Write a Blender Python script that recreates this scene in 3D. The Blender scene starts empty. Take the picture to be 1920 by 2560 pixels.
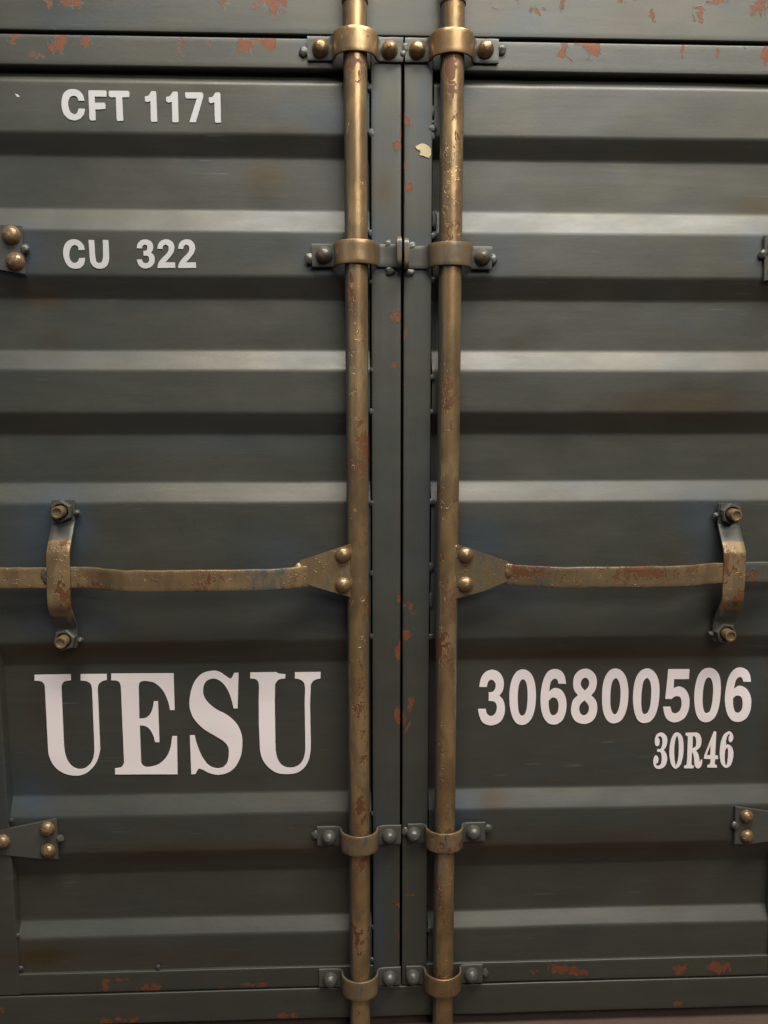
import bpy, bmesh, math, random
from mathutils import Vector, Matrix, noise
random.seed(7)
R = math.radians
scn = bpy.context.scene
col = scn.collection

# ------------------------------------------------------------------ camera
U = 0.0006                      # metres per photo pixel on the door face
F = 1921.0
YAW, PITCH, ROLL = R(-2.0), R(7.47), R(-0.04)
DIST = F * U
CAM_Z = 1.017
ROT = Matrix.Rotation(YAW, 4, 'Z') @ Matrix.Rotation(R(90) - PITCH, 4, 'X') @ Matrix.Rotation(ROLL, 4, 'Z')
CAM = Vector((-0.0672, -DIST, CAM_Z))
cd = bpy.data.cameras.new('camera')
cam = bpy.data.objects.new('camera', cd)
col.objects.link(cam)
cam.matrix_world = Matrix.Translation(CAM) @ ROT
cd.sensor_fit = 'VERTICAL'
cd.sensor_height = 36.0
cd.lens = F / 2560 * 36.0
cd.clip_start = 0.02
cd.clip_end = 100
scn.camera = cam

# ------------------------------------------------------------------ light
w = bpy.data.worlds.new('World')
scn.world = w
w.use_nodes = True
bg = w.node_tree.nodes['Background']
bg.inputs['Color'].default_value = (0.55, 0.68, 1.0, 1)
bg.inputs['Strength'].default_value = 0.05


def area(name, loc, target, sx, sy, power, color):
    ld = bpy.data.lights.new(name, 'AREA')
    ld.shape = 'RECTANGLE'
    ld.size, ld.size_y = sx, sy
    ld.energy = power
    ld.color = color
    lo = bpy.data.objects.new(name, ld)
    col.objects.link(lo)
    lo.location = loc
    lo.rotation_euler = (Vector(target) - Vector(loc)).to_track_quat('-Z', 'Y').to_euler()
    return lo


area('overhead_light', (0.40, -1.05, 3.25), (0.15, 0, 1.2), 2.6, 0.75, 135, (1.0, 0.94, 0.83))
area('front_light', (1.25, -3.2, 3.1), (0.25, 0, 1.1), 2.2, 1.1, 66, (1.0, 0.95, 0.85))
area('cool_side_fill', (-2.2, -1.8, 1.6), (0, 0, 0.9), 1.2, 1.6, 3, (0.50, 0.68, 1.0))  # unseen cool fill added on the left to tint the shaded sides blue

scn.view_settings.view_transform = 'Standard'
scn.view_settings.look = 'None'
scn.view_settings.exposure = 0
scn.view_settings.gamma = 1


# ------------------------------------------------------------------ measuring
def P(px, py, prot=0.0):
    """point on the plane standing prot pixels proud of the door face, seen at photo pixel (px, py)"""
    d = ROT.to_3x3() @ Vector(((px - 960) / F, (1280 - py) / F, -1.0))
    y = -prot * U
    t = (y - CAM.y) / d.y
    p = CAM + d * t
    return p


def zpos(ly, ry, prot):         # height of a line seen at display rows ly (left door) and ry (right door)
    s = 1 / 0.864
    return (P(600 * s, ly * s, prot).z + P(1100 * s, ry * s, prot).z) / 2


# ------------------------------------------------------------------ materials
def new_mat(name):
    m = bpy.data.materials.new(name)
    m.use_nodes = True
    nt = m.node_tree
    return m, nt, nt.nodes['Principled BSDF']


class G:
    """small node helper"""
    def __init__(s, nt):
        s.nt = nt

    def node(s, t, **kw):
        n = s.nt.nodes.new(t)
        for k, v in kw.items():
            setattr(n, k, v)
        return n

    def link(s, a, b):
        s.nt.links.new(a, b)

    def coord(s, scale=(1, 1, 1), off=(0, 0, 0)):
        tc = s.node('ShaderNodeTexCoord')
        mp = s.node('ShaderNodeMapping')
        mp.inputs['Scale'].default_value = scale
        mp.inputs['Location'].default_value = off
        s.link(tc.outputs['Object'], mp.inputs['Vector'])
        return mp.outputs['Vector']

    def noise(s, scale, detail=4, rough=0.55, vec=None, dist=0.0):
        n = s.node('ShaderNodeTexNoise')
        n.inputs['Scale'].default_value = scale
        n.inputs['Detail'].default_value = detail
        n.inputs['Roughness'].default_value = rough
        n.inputs['Distortion'].default_value = dist
        s.link(vec if vec is not None else s.coord(), n.inputs['Vector'])
        return n.outputs['Fac']

    def math(s, op, a, b=None, c=None, clamp=False):
        n = s.node('ShaderNodeMath', operation=op)
        n.use_clamp = clamp
        for i, v in enumerate((a, b, c)):
            if v is None:
                continue
            if isinstance(v, (int, float)):
                n.inputs[i].default_value = v
            else:
                s.link(v, n.inputs[i])
        return n.outputs[0]

    def step(s, v, lo, hi):
        n = s.node('ShaderNodeMapRange', interpolation_type='SMOOTHSTEP')
        n.inputs['From Min'].default_value = lo
        n.inputs['From Max'].default_value = hi
        s.link(v, n.inputs['Value'])
        return n.outputs['Result']

    def mix(s, f, a, b):
        n = s.node('ShaderNodeMix', data_type='RGBA')
        for key, v in ((0, f), (6, a), (7, b)):
            if isinstance(v, (int, float)):
                n.inputs[key].default_value = v
            elif isinstance(v, tuple):
                n.inputs[key].default_value = v + (1,) if len(v) == 3 else v
            else:
                s.link(v, n.inputs[key])
        return n.outputs[2]

    def attr(s):
        a = s.node('ShaderNodeAttribute', attribute_name='wear')
        sp = s.node('ShaderNodeSeparateColor')
        s.link(a.outputs['Color'], sp.inputs[0])
        return sp.outputs[0], sp.outputs[1], sp.outputs[2]


def make_paint(name='weathered_paint', base=(0.033, 0.035, 0.029), streak_axis=0):
    m, nt, b = new_mat(name)
    g = G(nt)
    r_, g_, b_ = g.attr()
    at = g.node('ShaderNodeAttribute', attribute_name='wear')
    upright = at.outputs['Alpha']

    def two(k, det, off):
        a_ = g.noise(1.0, det, 0.5, g.coord(tuple(v * k for v in (26, 26, 260)), off))
        b2 = g.noise(1.0, det, 0.5, g.coord(tuple(v * k for v in (260, 260, 26)), off))
        mx = g.node('ShaderNodeMix', data_type='FLOAT')
        g.link(upright, mx.inputs[0])
        g.link(a_, mx.inputs[2])
        g.link(b2, mx.inputs[3])
        return mx.outputs[0]
    streak = two(0.35, 3, (0, 0, 0))
    streak2 = two(1.3, 2, (3, 1, 2))
    blot = g.noise(4.5, 3, 0.5)
    blot2 = g.noise(7.0, 3, 0.5, g.coord((1, 1, 1.7), (9, 4, 2)))
    fine = g.noise(900, 2, 0.6)
    c = g.mix(g.step(blot, 0.35, 0.7), base, tuple(v * k for v, k in zip(base, (1.25, 1.2, 1.08))))
    # blue grey patches and brown staining
    blue = g.math('ADD', g.math('MULTIPLY', g_, 0.85), g.math('MULTIPLY', g.step(blot2, 0.56, 0.75), 0.2), clamp=True)
    c = g.mix(blue, c, (0.034, 0.049, 0.068))
    br = g.math('MULTIPLY', b_, g.math('ADD', 0.35, blot), clamp=True)
    c = g.mix(br, c, (0.036, 0.023, 0.009))
    c = g.mix(g.math('MULTIPLY', g.step(streak, 0.45, 0.7), 0.30), c, tuple(v * 1.45 for v in base))
    c = g.mix(g.math('MULTIPLY', g.step(streak2, 0.55, 0.75), 0.22), c, tuple(v * 0.6 for v in base))
    c = g.mix(g.math('MULTIPLY', g.step(fine, 0.50, 0.75), 0.40), c, tuple(v * 0.5 for v in base))
    grit = g.noise(330, 4, 0.7, g.coord((1, 1, 1), (2, 8, 5)))
    c = g.mix(g.math('MULTIPLY', g.step(grit, 0.55, 0.72), 0.30), c, tuple(v * 1.8 for v in base))
    # red primer where the top coat has flaked off
    n1 = g.noise(70, 9, 0.68, g.coord((1, 1, 0.7)), 0.7)
    ch = g.math('ADD', r_, g.math('MULTIPLY', g.math('SUBTRACT', n1, 0.52), 3.1))
    chip = g.math('MULTIPLY', g.step(ch, 0.47, 0.53), g.step(r_, 0.02, 0.12))
    rustc = g.mix(g.noise(70, 3, 0.6), (0.085, 0.025, 0.013), (0.17, 0.062, 0.032))
    # scattered specks
    sp = g.node('ShaderNodeTexVoronoi')
    sp.inputs['Scale'].default_value = 38
    g.link(g.coord(), sp.inputs['Vector'])
    speck = g.math('MULTIPLY', g.math('LESS_THAN', sp.outputs['Distance'], 0.045), g.step(blot, 0.5, 0.55))
    c = g.mix(g.math('MULTIPLY', speck, 0.8), c, (0.018, 0.012, 0.008))
    c = g.mix(chip, c, rustc)
    # long faint scratches
    tcs = g.node('ShaderNodeTexCoord')
    mps = g.node('ShaderNodeMapping')
    mps.inputs['Rotation'].default_value = (0, 0.6, 0)
    mps.inputs['Scale'].default_value = (16, 16, 420)
    g.link(tcs.outputs['Object'], mps.inputs['Vector'])
    sc1 = g.math('MULTIPLY', g.step(g.noise(1.0, 2, 0.4, mps.outputs['Vector']), 0.70, 0.74), g.step(blot2, 0.5, 0.6))
    c = g.mix(g.math('MULTIPLY', sc1, 0.5), c, tuple(v * 3.2 for v in base))
    g.link(c, b.inputs['Base Color'])
    cloud = g.noise(6.5, 4, 0.6, g.coord((0.8, 1, 1.5), (2, 2, 2)))
    tint = g.mix(g.step(cloud, 0.40, 0.62), (1.0, 0.965, 0.89), (0.90, 0.925, 0.97))
    tint = g.mix(blue, tint, (0.76, 0.87, 1.0))
    tint = g.mix(br, tint, (0.88, 0.72, 0.54))
    tint = g.mix(chip, tint, (0.9, 0.58, 0.46))
    g.link(tint, b.inputs['Specular Tint'])
    ro = g.math('ADD', 0.30, g.math('MULTIPLY', g.noise(11, 6, 0.65, g.coord((0.6, 1, 1.6))), 0.36))
    ro = g.math('ADD', ro, g.math('MULTIPLY', chip, 0.2))
    g.link(ro, b.inputs['Roughness'])
    b.inputs['Specular IOR Level'].default_value = 0.75
    bump = g.node('ShaderNodeBump')
    bump.inputs['Strength'].default_value = 0.55
    bump.inputs['Distance'].default_value = 0.0006
    h = g.math('ADD', g.math('MULTIPLY', fine, 0.35), g.math('MULTIPLY', streak, 0.45))
    h = g.math('ADD', h, g.math('MULTIPLY', g.noise(90, 3, 0.5), 0.3))
    rim = g.math('MULTIPLY', g.step(ch, 0.36, 0.46), g.math('SUBTRACT', 1.0, chip))
    h = g.math('ADD', h, g.math('MULTIPLY', g.math('MULTIPLY', rim, g.step(r_, 0.02, 0.12)), 0.35))
    h = g.math('SUBTRACT', h, g.math('MULTIPLY', chip, 0.75))
    g.link(h, bump.inputs['Height'])
    g.link(bump.outputs[0], b.inputs['Normal'])
    return m


def make_hardware(name='bronze_hardware'):
    """grey-blue paint; wear R = bronze paint, G = rust, B = raised flaking"""
    m, nt, b = new_mat(name)
    g = G(nt)
    r_, g_, b_ = g.attr()
    n1 = g.noise(38, 5, 0.6, g.coord((1, 1, 0.45)), 0.3)
    n2 = g.noise(105, 8, 0.66, g.coord((1, 1, 0.6), (4, 2, 7)), 0.8)
    n3 = g.noise(9, 3, 0.5, g.coord((1, 1, 1), (1, 5, 3)))
    fine = g.noise(700, 2, 0.6)
    streak = g.noise(1.0, 3, 0.5, g.coord((420, 420, 30)))
    grey = g.mix(n3, (0.042, 0.046, 0.046), (0.085, 0.082, 0.068))
    gold = g.mix(g.step(n3, 0.35, 0.65), (0.34, 0.215, 0.100), (0.50, 0.335, 0.170))
    gold = g.mix(g.math('MULTIPLY', g.step(n1, 0.42, 0.6), 0.6), gold, (0.20, 0.145, 0.085))
    gold = g.mix(g.math('MULTIPLY', streak, 0.35), gold, (0.12, 0.095, 0.065))
    at = g.node('ShaderNodeAttribute', attribute_name='wear')
    fresh = at.outputs['Alpha']
    gold = g.mix(fresh, g.mix(n2, (0.060, 0.048, 0.030), (0.12, 0.088, 0.045)), gold)
    gm = g.step(g.math('ADD', r_, g.math('MULTIPLY', g.math('SUBTRACT', n1, 0.5), 0.9)), 0.38, 0.60)
    c = g.mix(gm, grey, gold)
    rm = g.math('ADD', g_, g.math('MULTIPLY', g.math('SUBTRACT', n2, 0.5), 2.2))
    rust = g.math('MULTIPLY', g.step(rm, 0.52, 0.56), g.step(g_, 0.02, 0.1))
    c = g.mix(rust, c, g.mix(n1, (0.060, 0.022, 0.008), (0.15, 0.058, 0.020)))
    c = g.mix(g.math('MULTIPLY', g.step(fine, 0.5, 0.8), 0.35), c, (0.05, 0.035, 0.02))
    g.link(c, b.inputs['Base Color'])
    g.link(g.math('MULTIPLY', g.math('MULTIPLY', gm, fresh), g.math('SUBTRACT', 0.68, g.math('MULTIPLY', rust, 0.7)), clamp=True), b.inputs['Metallic'])
    ro = g.math('ADD', 0.25, g.math('MULTIPLY', g.noise(60, 4, 0.6), 0.18))
    g.link(g.math('ADD', ro, g.math('MULTIPLY', rust, 0.25)), b.inputs['Roughness'])
    # wrinkled, lifting paint
    wr = g.node('ShaderNodeTexVoronoi', feature='DISTANCE_TO_EDGE')
    wr.inputs['Scale'].default_value = 85
    dn = g.node('ShaderNodeTexNoise')
    dn.inputs['Scale'].default_value = 60
    vm = g.node('ShaderNodeVectorMath', operation='MULTIPLY_ADD')
    g.link(g.coord(), dn.inputs['Vector'])
    g.link(dn.outputs['Color'], vm.inputs[0])
    vm.inputs[1].default_value = (0.03, 0.03, 0.03)
    g.link(g.coord((1, 1, 0.7)), vm.inputs[2])
    g.link(vm.outputs[0], wr.inputs['Vector'])
    ridge = g.math('SUBTRACT', 1.0, g.step(wr.outputs['Distance'], 0.0, 0.06))
    ridge = g.math('MULTIPLY', ridge, g.step(g.noise(150, 3, 0.6, g.coord((1, 1, 1), (5, 5, 5))), 0.48, 0.60))
    patch = g.step(g.math('ADD', b_, g.math('MULTIPLY', g.math('SUBTRACT', n2, 0.5), 2.0)), 0.62, 0.85)
    h = g.math('MULTIPLY', g.math('MULTIPLY', ridge, patch), 0.7)
    h = g.math('ADD', h, g.math('MULTIPLY', fine, 0.10))
    h = g.math('ADD', h, g.math('MULTIPLY', n2, 0.18))
    h = g.math('SUBTRACT', h, g.math('MULTIPLY', rust, 0.5))
    bump = g.node('ShaderNodeBump')
    bump.inputs['Strength'].default_value = 0.7
    bump.inputs['Distance'].default_value = 0.0009
    g.link(h, bump.inputs['Height'])
    g.link(bump.outputs[0], b.inputs['Normal'])
    return m


def make_plain(name, c1, c2, rough, scale=30, bumpd=0.0004):
    m, nt, b = new_mat(name)
    g = G(nt)
    n = g.noise(scale, 5, 0.6)
    g.link(g.mix(n, c1, c2), b.inputs['Base Color'])
    b.inputs['Roughness'].default_value = rough
    bump = g.node('ShaderNodeBump')
    bump.inputs['Strength'].default_value = 0.5
    bump.inputs['Distance'].default_value = bumpd
    g.link(g.noise(scale * 8, 4, 0.6), bump.inputs['Height'])
    g.link(bump.outputs[0], b.inputs['Normal'])
    return m


M_PAINT = make_paint('olive_grey_paint')
M_HARD = make_hardware()
M_WHITE = make_plain('white_vinyl', (0.78, 0.71, 0.72), (0.83, 0.76, 0.76), 0.55, 8, 0.0001)
M_WHITE2 = make_plain('white_vinyl_cool', (0.43, 0.43, 0.445), (0.47, 0.47, 0.48), 0.55, 8, 0.0001)
M_FLAKE = make_plain('bare_filler', (0.62, 0.50, 0.26), (0.42, 0.33, 0.20), 0.4, 90, 0.001)
M_DARK = make_plain('dark_interior', (0.006, 0.006, 0.006), (0.01, 0.01, 0.01), 0.9)  # near-black colour stands in for the unlit depth behind the doors
M_FLOOR = make_plain('earth_red_floor', (0.060, 0.040, 0.031), (0.105, 0.068, 0.052), 0.85, 22, 0.003)

# ------------------------------------------------------------------ wear and blue tint map (photo pixel ellipses turned into places on the door)
CHIPS = [  # x, y, rx, ry, strength
    (180, 4, 30, 16, 1), (120, 10, 16, 16, .8), (555, 5, 14, 20, .95), (680, 8, 40, 26, 1), (640, 22, 16, 12, .8),
    (1345, 26, 18, 14, 1), (1403, 17, 10, 22, .95), (1296, 5, 12, 8, .9), (1235, 26, 12, 6, .9), (1625, 38, 18, 14, .85),
    (1744, 38, 14, 24, .85), (1793, 4, 26, 12, .95), (1903, 15, 28, 26, 1), (1560, 5, 20, 8, .8),
    (142, 108, 24, 28, 1.1), (72, 133, 16, 9, 1), (101, 138, 7, 5, 1), (214, 101, 14, 18, 1), (43, 90, 16, 6, .95), (30, 103, 8, 8, .8),
    (451, 113, 13, 26, .85), (524, 104, 11, 14, .85), (610, 116, 22, 28, 1.1), (671, 108, 20, 20, 1.05), (640, 100, 30, 8, .95),
    (1408, 124, 10, 28, 1.1), (1482, 118, 17, 26, 1.1), (1455, 108, 24, 10, 1), (1475, 148, 12, 8, .9), (1427, 146, 5, 4, 1),
    (1706, 133, 7, 24, 1), (1793, 133, 6, 12, .9), (1775, 112, 8, 8, .8), (1860, 120, 10, 8, .7), (1915, 127, 9, 30, .95),
    (995, 1547, 6, 10, 1.1), (997, 1612, 11, 28, 1.15), (996, 1786, 11, 20, 1.15), (992, 366, 13, 17, 1.15), (999, 336, 6, 18, 1),
    (990, 792, 14, 22, 1.1), (983, 782, 12, 6, .9), (987, 914, 10, 10, 1.05), (995, 2264, 7, 14, 1.05), (993, 2345, 6, 13, 1),
    (1000, 300, 4, 20, .8), (999, 1500, 4, 12, .9),
    (1022, 1516, 9, 16, 1.1), (1032, 1534, 13, 6, 1), (1011, 1587, 6, 20, 1.1), (1020, 1590, 6, 15, 1), (1028, 1757, 12, 19, 1.15),
    (1012, 1809, 7, 24, 1.15), (1022, 1810, 9, 12, 1), (1010, 1520, 5, 12, 1), (1018, 466, 10, 19, 1.15), (1012, 413, 5, 14, 1),
    (1013, 297, 5, 14, .95), (1023, 306, 5, 13, .9), (1014, 963, 8, 9, 1), (1013, 840, 5, 12, .8), (1022, 2237, 17, 6, 1), (1016, 2306, 6, 12, 1.05),
    (373, 2470, 34, 10, 1.1), (266, 2462, 16, 20, 1.05), (305, 2451, 20, 6, .9), (269, 2553, 20, 10, .95), (640, 2462, 40, 9, .95), (560, 2470, 18, 6, .9),
    (723, 2541, 32, 12, 1), (290, 2548, 22, 8, .9), (335, 2549, 26, 8, .8), (5, 2525, 14, 12, .8),
    (1400, 2423, 44, 14, 1.0), (1454, 2432, 22, 11, 1), (1700, 2424, 22, 15, 1), (1796, 2418, 26, 15, 1.1), (1695, 2508, 16, 12, .95), (1330, 2430, 20, 8, .8),
]
BLUES = [(100, 1350, 90, 120, .9), (195, 1330, 40, 50, .7), (230, 1555, 80, 60, .5), (110, 1580, 60, 40, .6), (160, 1290, 50, 50, .8),
         (700, 1440, 110, 90, .5), (835, 1480, 60, 60, .7), (1200, 1350, 90, 50, .9), (1290, 1480, 140, 60, .45), (1760, 1290, 60, 60, .8),
         (1780, 1400, 60, 60, .5), (60, 2000, 60, 60, .9), (1120, 2060, 80, 60, .7), (1200, 2020, 60, 40, .6), (830, 290, 60, 50, .7), (730, 270, 60, 40, .4),
         (1200, 240, 60, 40, .4), (1890, 620, 40, 60, .6), (60, 620, 50, 60, .8), (930, 260, 14, 60, .9), (935, 600, 20, 90, .7), (945, 2250, 16, 250, .9),
         (1060, 280, 14, 120, .7), (1050, 640, 30, 50, .8), (960, 640, 40, 40, .8), (790, 640, 60, 60, .6), (1250, 640, 60, 60, .5), (120, 2100, 60, 50, .7),
         (770, 110, 40, 30, .8), (1250, 110, 40, 30, .7), (1320, 60, 60, 40, .6), (900, 60, 60, 40, .4), (150, 50, 90, 40, .5), (200, 560, 200, 10, .4),
         (960, 1300, 40, 300, .25), (1060, 1300, 40, 300, .35), (560, 1090, 260, 60, .3), (560, 2350, 500, 30, .15), (1900, 1700, 20, 200, .6)]
BROWNS = [(660, 440, 45, 45, .8), (100, 735, 60, 30, 1), (120, 850, 40, 40, .5), (1300, 870, 40, 60, .3), (1700, 1010, 200, 50, .8), (1500, 1640, 400, 30, .8), (1900, 510, 50, 30, .8),
          (300, 2390, 260, 30, .4), (100, 2395, 80, 30, .8), (500, 2140, 400, 30, .8), (1500, 2120, 380, 40, .8), (1700, 2220, 60, 120, .4), (1235, 2010, 40, 40, .8),
          (300, 1635, 300, 25, .6), (100, 1790, 60, 120, .5), (130, 1620, 90, 30, .4), (620, 2400, 200, 40, .3), (960, 470, 22, 40, .8), (1500, 2540, 100, 20, .5), (400, 210, 300, 14, .35),
          (1560, 195, 80, 10, .2), (1690, 1400, 60, 40, .3), (1290, 330, 60, 10, .2), (700, 330, 100, 12, .5), (400, 1620, 500, 16, .4), (1040, 1290, 20, 60, .2), (155, 2090, 20, 40, .5)]


def _world(lst):
    out = []
    for x, y, rx, ry, s in lst:
        c = P(x, y, 0)
        ax = abs((P(x + rx, y, 0) - c).x)
        az = abs((P(x, y + ry, 0) - c).z)
        out.append((c.x, c.z, ax, az, s))
    return out


W_CHIP, W_BLUE, W_BROWN = _world(CHIPS), _world(BLUES), _world(BROWNS)


def wear_and_tint(co, nrm=None):
    x, z = co.x, co.z
    r = g = b = 0.0
    for cx, cz, ax, az, s in W_CHIP:
        dx = (x - cx) / ax
        if abs(dx) > 1.6:
            continue
        dz = (z - cz) / az
        if abs(dz) > 1.6:
            continue
        d = math.sqrt(dx * dx + dz * dz)
        r = max(r, s * min(1.0, max(0.0, 1.5 - d)) * 0.74)
    for lst, k in ((W_BLUE, 0), (W_BROWN, 1)):
        v = 0.0
        for cx, cz, ax, az, s in lst:
            dx = (x - cx) / ax
            dz = (z - cz) / az
            q = dx * dx + dz * dz
            if q < 6:
                v += s * math.exp(-q)
        if k == 0:
            g = min(1, v)
        else:
            b = min(1, v)
    up = 1.0 if (abs(x - seam_x) < 0.047 and z_bot_rail_t < z < z_rail_b and co.y < 0.02) else 0.0
    return (r, g, b, up)


# ------------------------------------------------------------------ object helpers
def link(name, me, mat, parent=None, wear=None, smooth=True, label=None, autosmooth=35):
    ob = bpy.data.objects.new(name, me)
    col.objects.link(ob)
    if mat:
        me.materials.append(mat)
    if parent:
        ob.parent = parent
    if label:
        ob['label'] = label
    if wear:
        a = me.color_attributes.new('wear', 'FLOAT_COLOR', 'POINT')
        for i, v in enumerate(me.vertices):
            a.data[i].color = wear(v.co) if callable(wear) else wear
    for p in me.polygons:
        p.use_smooth = smooth
    if smooth:
        me.set_sharp_from_angle(angle=R(autosmooth))
    return ob


def from_bm(bm, name):
    bmesh.ops.recalc_face_normals(bm, faces=bm.faces[:])
    me = bpy.data.meshes.new(name)
    bm.to_mesh(me)
    bm.free()
    return me


def rrect(w_, h_, r, nw=1, nh=1, seg=4):
    """rounded rectangle loop from (0,0) to (w_,h_)"""
    pts = []
    cs = [(w_ - r, r, -90), (w_ - r, h_ - r, 0), (r, h_ - r, 90), (r, r, 180)]
    for ci, (cx, cy, a0) in enumerate(cs):
        for k in range(seg + 1):
            a = R(a0 + 90 * k / seg)
            pts.append((cx + r * math.cos(a), cy + r * math.sin(a)))
        n = nh if ci in (0, 2) else nw
        x0, y0 = pts[-1]
        nx, ny = cs[(ci + 1) % 4][:2]
        a = R(cs[(ci + 1) % 4][2])
        x1, y1 = nx + r * math.cos(a), ny + r * math.sin(a)
        for k in range(1, n):
            pts.append((x0 + (x1 - x0) * k / n, y0 + (y1 - y0) * k / n))
    return pts


def sweep(bm, section, axis, a, b, n, jitter=0.0):
    """closed section swept along X (section = (y,z)) or Z (section = (x,y))"""
    loops = []
    for i in range(n + 1):
        t = a + (b - a) * i / n
        lp = []
        for (u, v) in section:
            co = Vector((t, u, v)) if axis == 'X' else Vector((u, v, t))
            if jitter:
                co.y += jitter * noise.noise(co * 9.0)
                co.z += jitter * 0.5 * noise.noise(co * 5.0 + Vector((7, 3, 1)))
            lp.append(bm.verts.new(co))
        loops.append(lp)
    m = len(section)
    for i in range(n):
        for j in range(m):
            bm.faces.new((loops[i][j], loops[i][(j + 1) % m], loops[i + 1][(j + 1) % m], loops[i + 1][j]))
    bm.faces.new(loops[0])
    bm.faces.new(loops[-1][::-1])


def bar(bm, x0, x1, y0, y1, z0, z1, r=0.0018, axis='X', step=0.006, jitter=0.0):
    if axis == 'X':
        sec = [(y0 + u, z0 + v) for u, v in rrect(y1 - y0, z1 - z0, r, 2, max(2, int((z1 - z0) / step)))]
        sweep(bm, sec, 'X', x0, x1, max(2, int((x1 - x0) / step)), jitter)
    else:
        sec = [(x0 + u, y0 + v) for u, v in rrect(x1 - x0, y1 - y0, r, max(2, int((x1 - x0) / step)), 2)]
        sweep(bm, sec, 'Z', z0, z1, max(2, int((z1 - z0) / step)), jitter)


def strap(bm, path, half_w, th, axis, centre=0.0, seg_w=4, rough=0.0, bev=0.0008):
    """flat strip bent along path; path = [(u, prot)] along X (axis='X') or Z; half_w across"""
    n = len(path)
    secs = []
    for i, (u, p) in enumerate(path):
        a = path[max(0, i - 1)]
        b = path[min(n - 1, i + 1)]
        t = Vector((b[0] - a[0], b[1] - a[1]))
        t.normalize()
        nn = Vector((-t.y, t.x))
        hw = half_w(u) if callable(half_w) else half_w
        loop = []
        for (cu, cv) in rrect(2 * hw, th, min(bev, th * .45), seg_w, 1, 2):
            off = nn * (cv - th / 2)
            across = cu - hw
            uu, pp = u + off.x, p + off.y
            if axis == 'X':
                co = Vector((uu, -pp, centre + across))
            else:
                co = Vector((centre + across, -pp, uu))
            if rough:
                co += noise.noise_vector(co * 60) * rough
            loop.append(bm.verts.new(co))
        secs.append(loop)
    m = len(secs[0])
    for i in range(n - 1):
        for j in range(m):
            bm.faces.new((secs[i][j], secs[i][(j + 1) % m], secs[i + 1][(j + 1) % m], secs[i + 1][j]))
    bm.faces.new(secs[0])
    bm.faces.new(secs[-1][::-1])


def resample(path, step):
    out = [path[0]]
    for a, b in zip(path, path[1:]):
        L = math.dist(a, b)
        k = max(1, int(L / step))
        for i in range(1, k + 1):
            out.append((a[0] + (b[0] - a[0]) * i / k, a[1] + (b[1] - a[1]) * i / k))
    return out


def soften(path, it=2, keep=True):
    for _ in range(it):
        q = [path[0]]
        for a, b in zip(path, path[1:]):
            q.append((a[0] * .75 + b[0] * .25, a[1] * .75 + b[1] * .25))
            q.append((a[0] * .25 + b[0] * .75, a[1] * .25 + b[1] * .75))
        q.append(path[-1])
        path = q
    return path


def dome_mesh(r, h, name='bolt', pointed=0.15, lumps=0.05, seed=0):
    """domed bolt head standing on the door at the origin, pointing to -Y, with a few hammered facets"""
    bm = bmesh.new()
    N, K = 20, 8
    prof = [(1.0, 0.0), (1.04, 0.10)]
    for k in range(1, K + 1):
        a = R(90 * k / K)
        prof.append((math.cos(a) ** (1 + pointed) if k < K else 0.0, 0.10 + 0.90 * math.sin(a)))
    rings = []
    for (rr, hh) in prof[:-1]:
        rings.append([bm.verts.new((r * rr * math.cos(2 * math.pi * j / N), -h * hh, r * rr * math.sin(2 * math.pi * j / N))) for j in range(N)])
    top = bm.verts.new((0, -h, 0))
    for a, b in zip(rings, rings[1:]):
        for j in range(N):
            bm.faces.new((a[j], a[(j + 1) % N], b[(j + 1) % N], b[j]))
    for j in range(N):
        bm.faces.new((rings[-1][j], rings[-1][(j + 1) % N], top))
    for v in bm.verts:
        if v.co.y < -h * 0.3:
            v.co += noise.noise_vector(v.co * (1.3 / r) + Vector((seed * 3.1, 0, seed))) * r * lumps
            q = round(v.co.y / (h * 0.22)) * h * 0.22
            v.co.y = v.co.y * 0.75 + q * 0.25
    return from_bm(bm, name)


def blob_mesh(rx, ry, rz, seed, name='weld'):
    bm = bmesh.new()
    bmesh.ops.create_icosphere(bm, subdivisions=3, radius=1.0)
    for v in bm.verts:
        n = noise.noise(v.co * 1.4 + Vector((seed * 1.7, seed, 0)))
        v.co *= 1 + 0.32 * n
        v.co = Vector((v.co.x * rx, v.co.y * ry, v.co.z * rz))
    return from_bm(bm, name)


# ------------------------------------------------------------------ the container
root = bpy.data.objects.new('shipping_container', None)
col.objects.link(root)
root.location = (0, 0, 0)
root['label'] = 'weathered grey-green steel shipping container end with two corrugated doors and bronze locking bars'
root['category'] = 'shipping container'

S_ = 1 / 0.864
z_gap_top = zpos(81, 89, 0)
z_rail_b = zpos(148, 155, 0)
z_bot_rail_t = zpos(2088, 2082, 0)
z_bot_gap = zpos(2137, 2117, 0)
gap = 6 * U
seam_x = P(1005, 700, 0).x
xl_in = P(38 * S_, 2060 * S_, 0).x          # inner edge of the left hinge stile
xr_in = P(1934, 2200, 0).x
sl0, sl1 = P(929, 1000, 0).x, P(1002, 1000, 0).x
sr0, sr1 = P(1008.5, 1000, 0).x, P(1077, 1000, 0).x
STILE = 0.075
xl_out, xr_out = xl_in - STILE, xr_in + STILE
BACK = 0.045
z_sill_b = P(1004, 2540, 0).z
HDR = 0.16
z_hdr_t = z_gap_top + 0.005 + HDR


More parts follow.
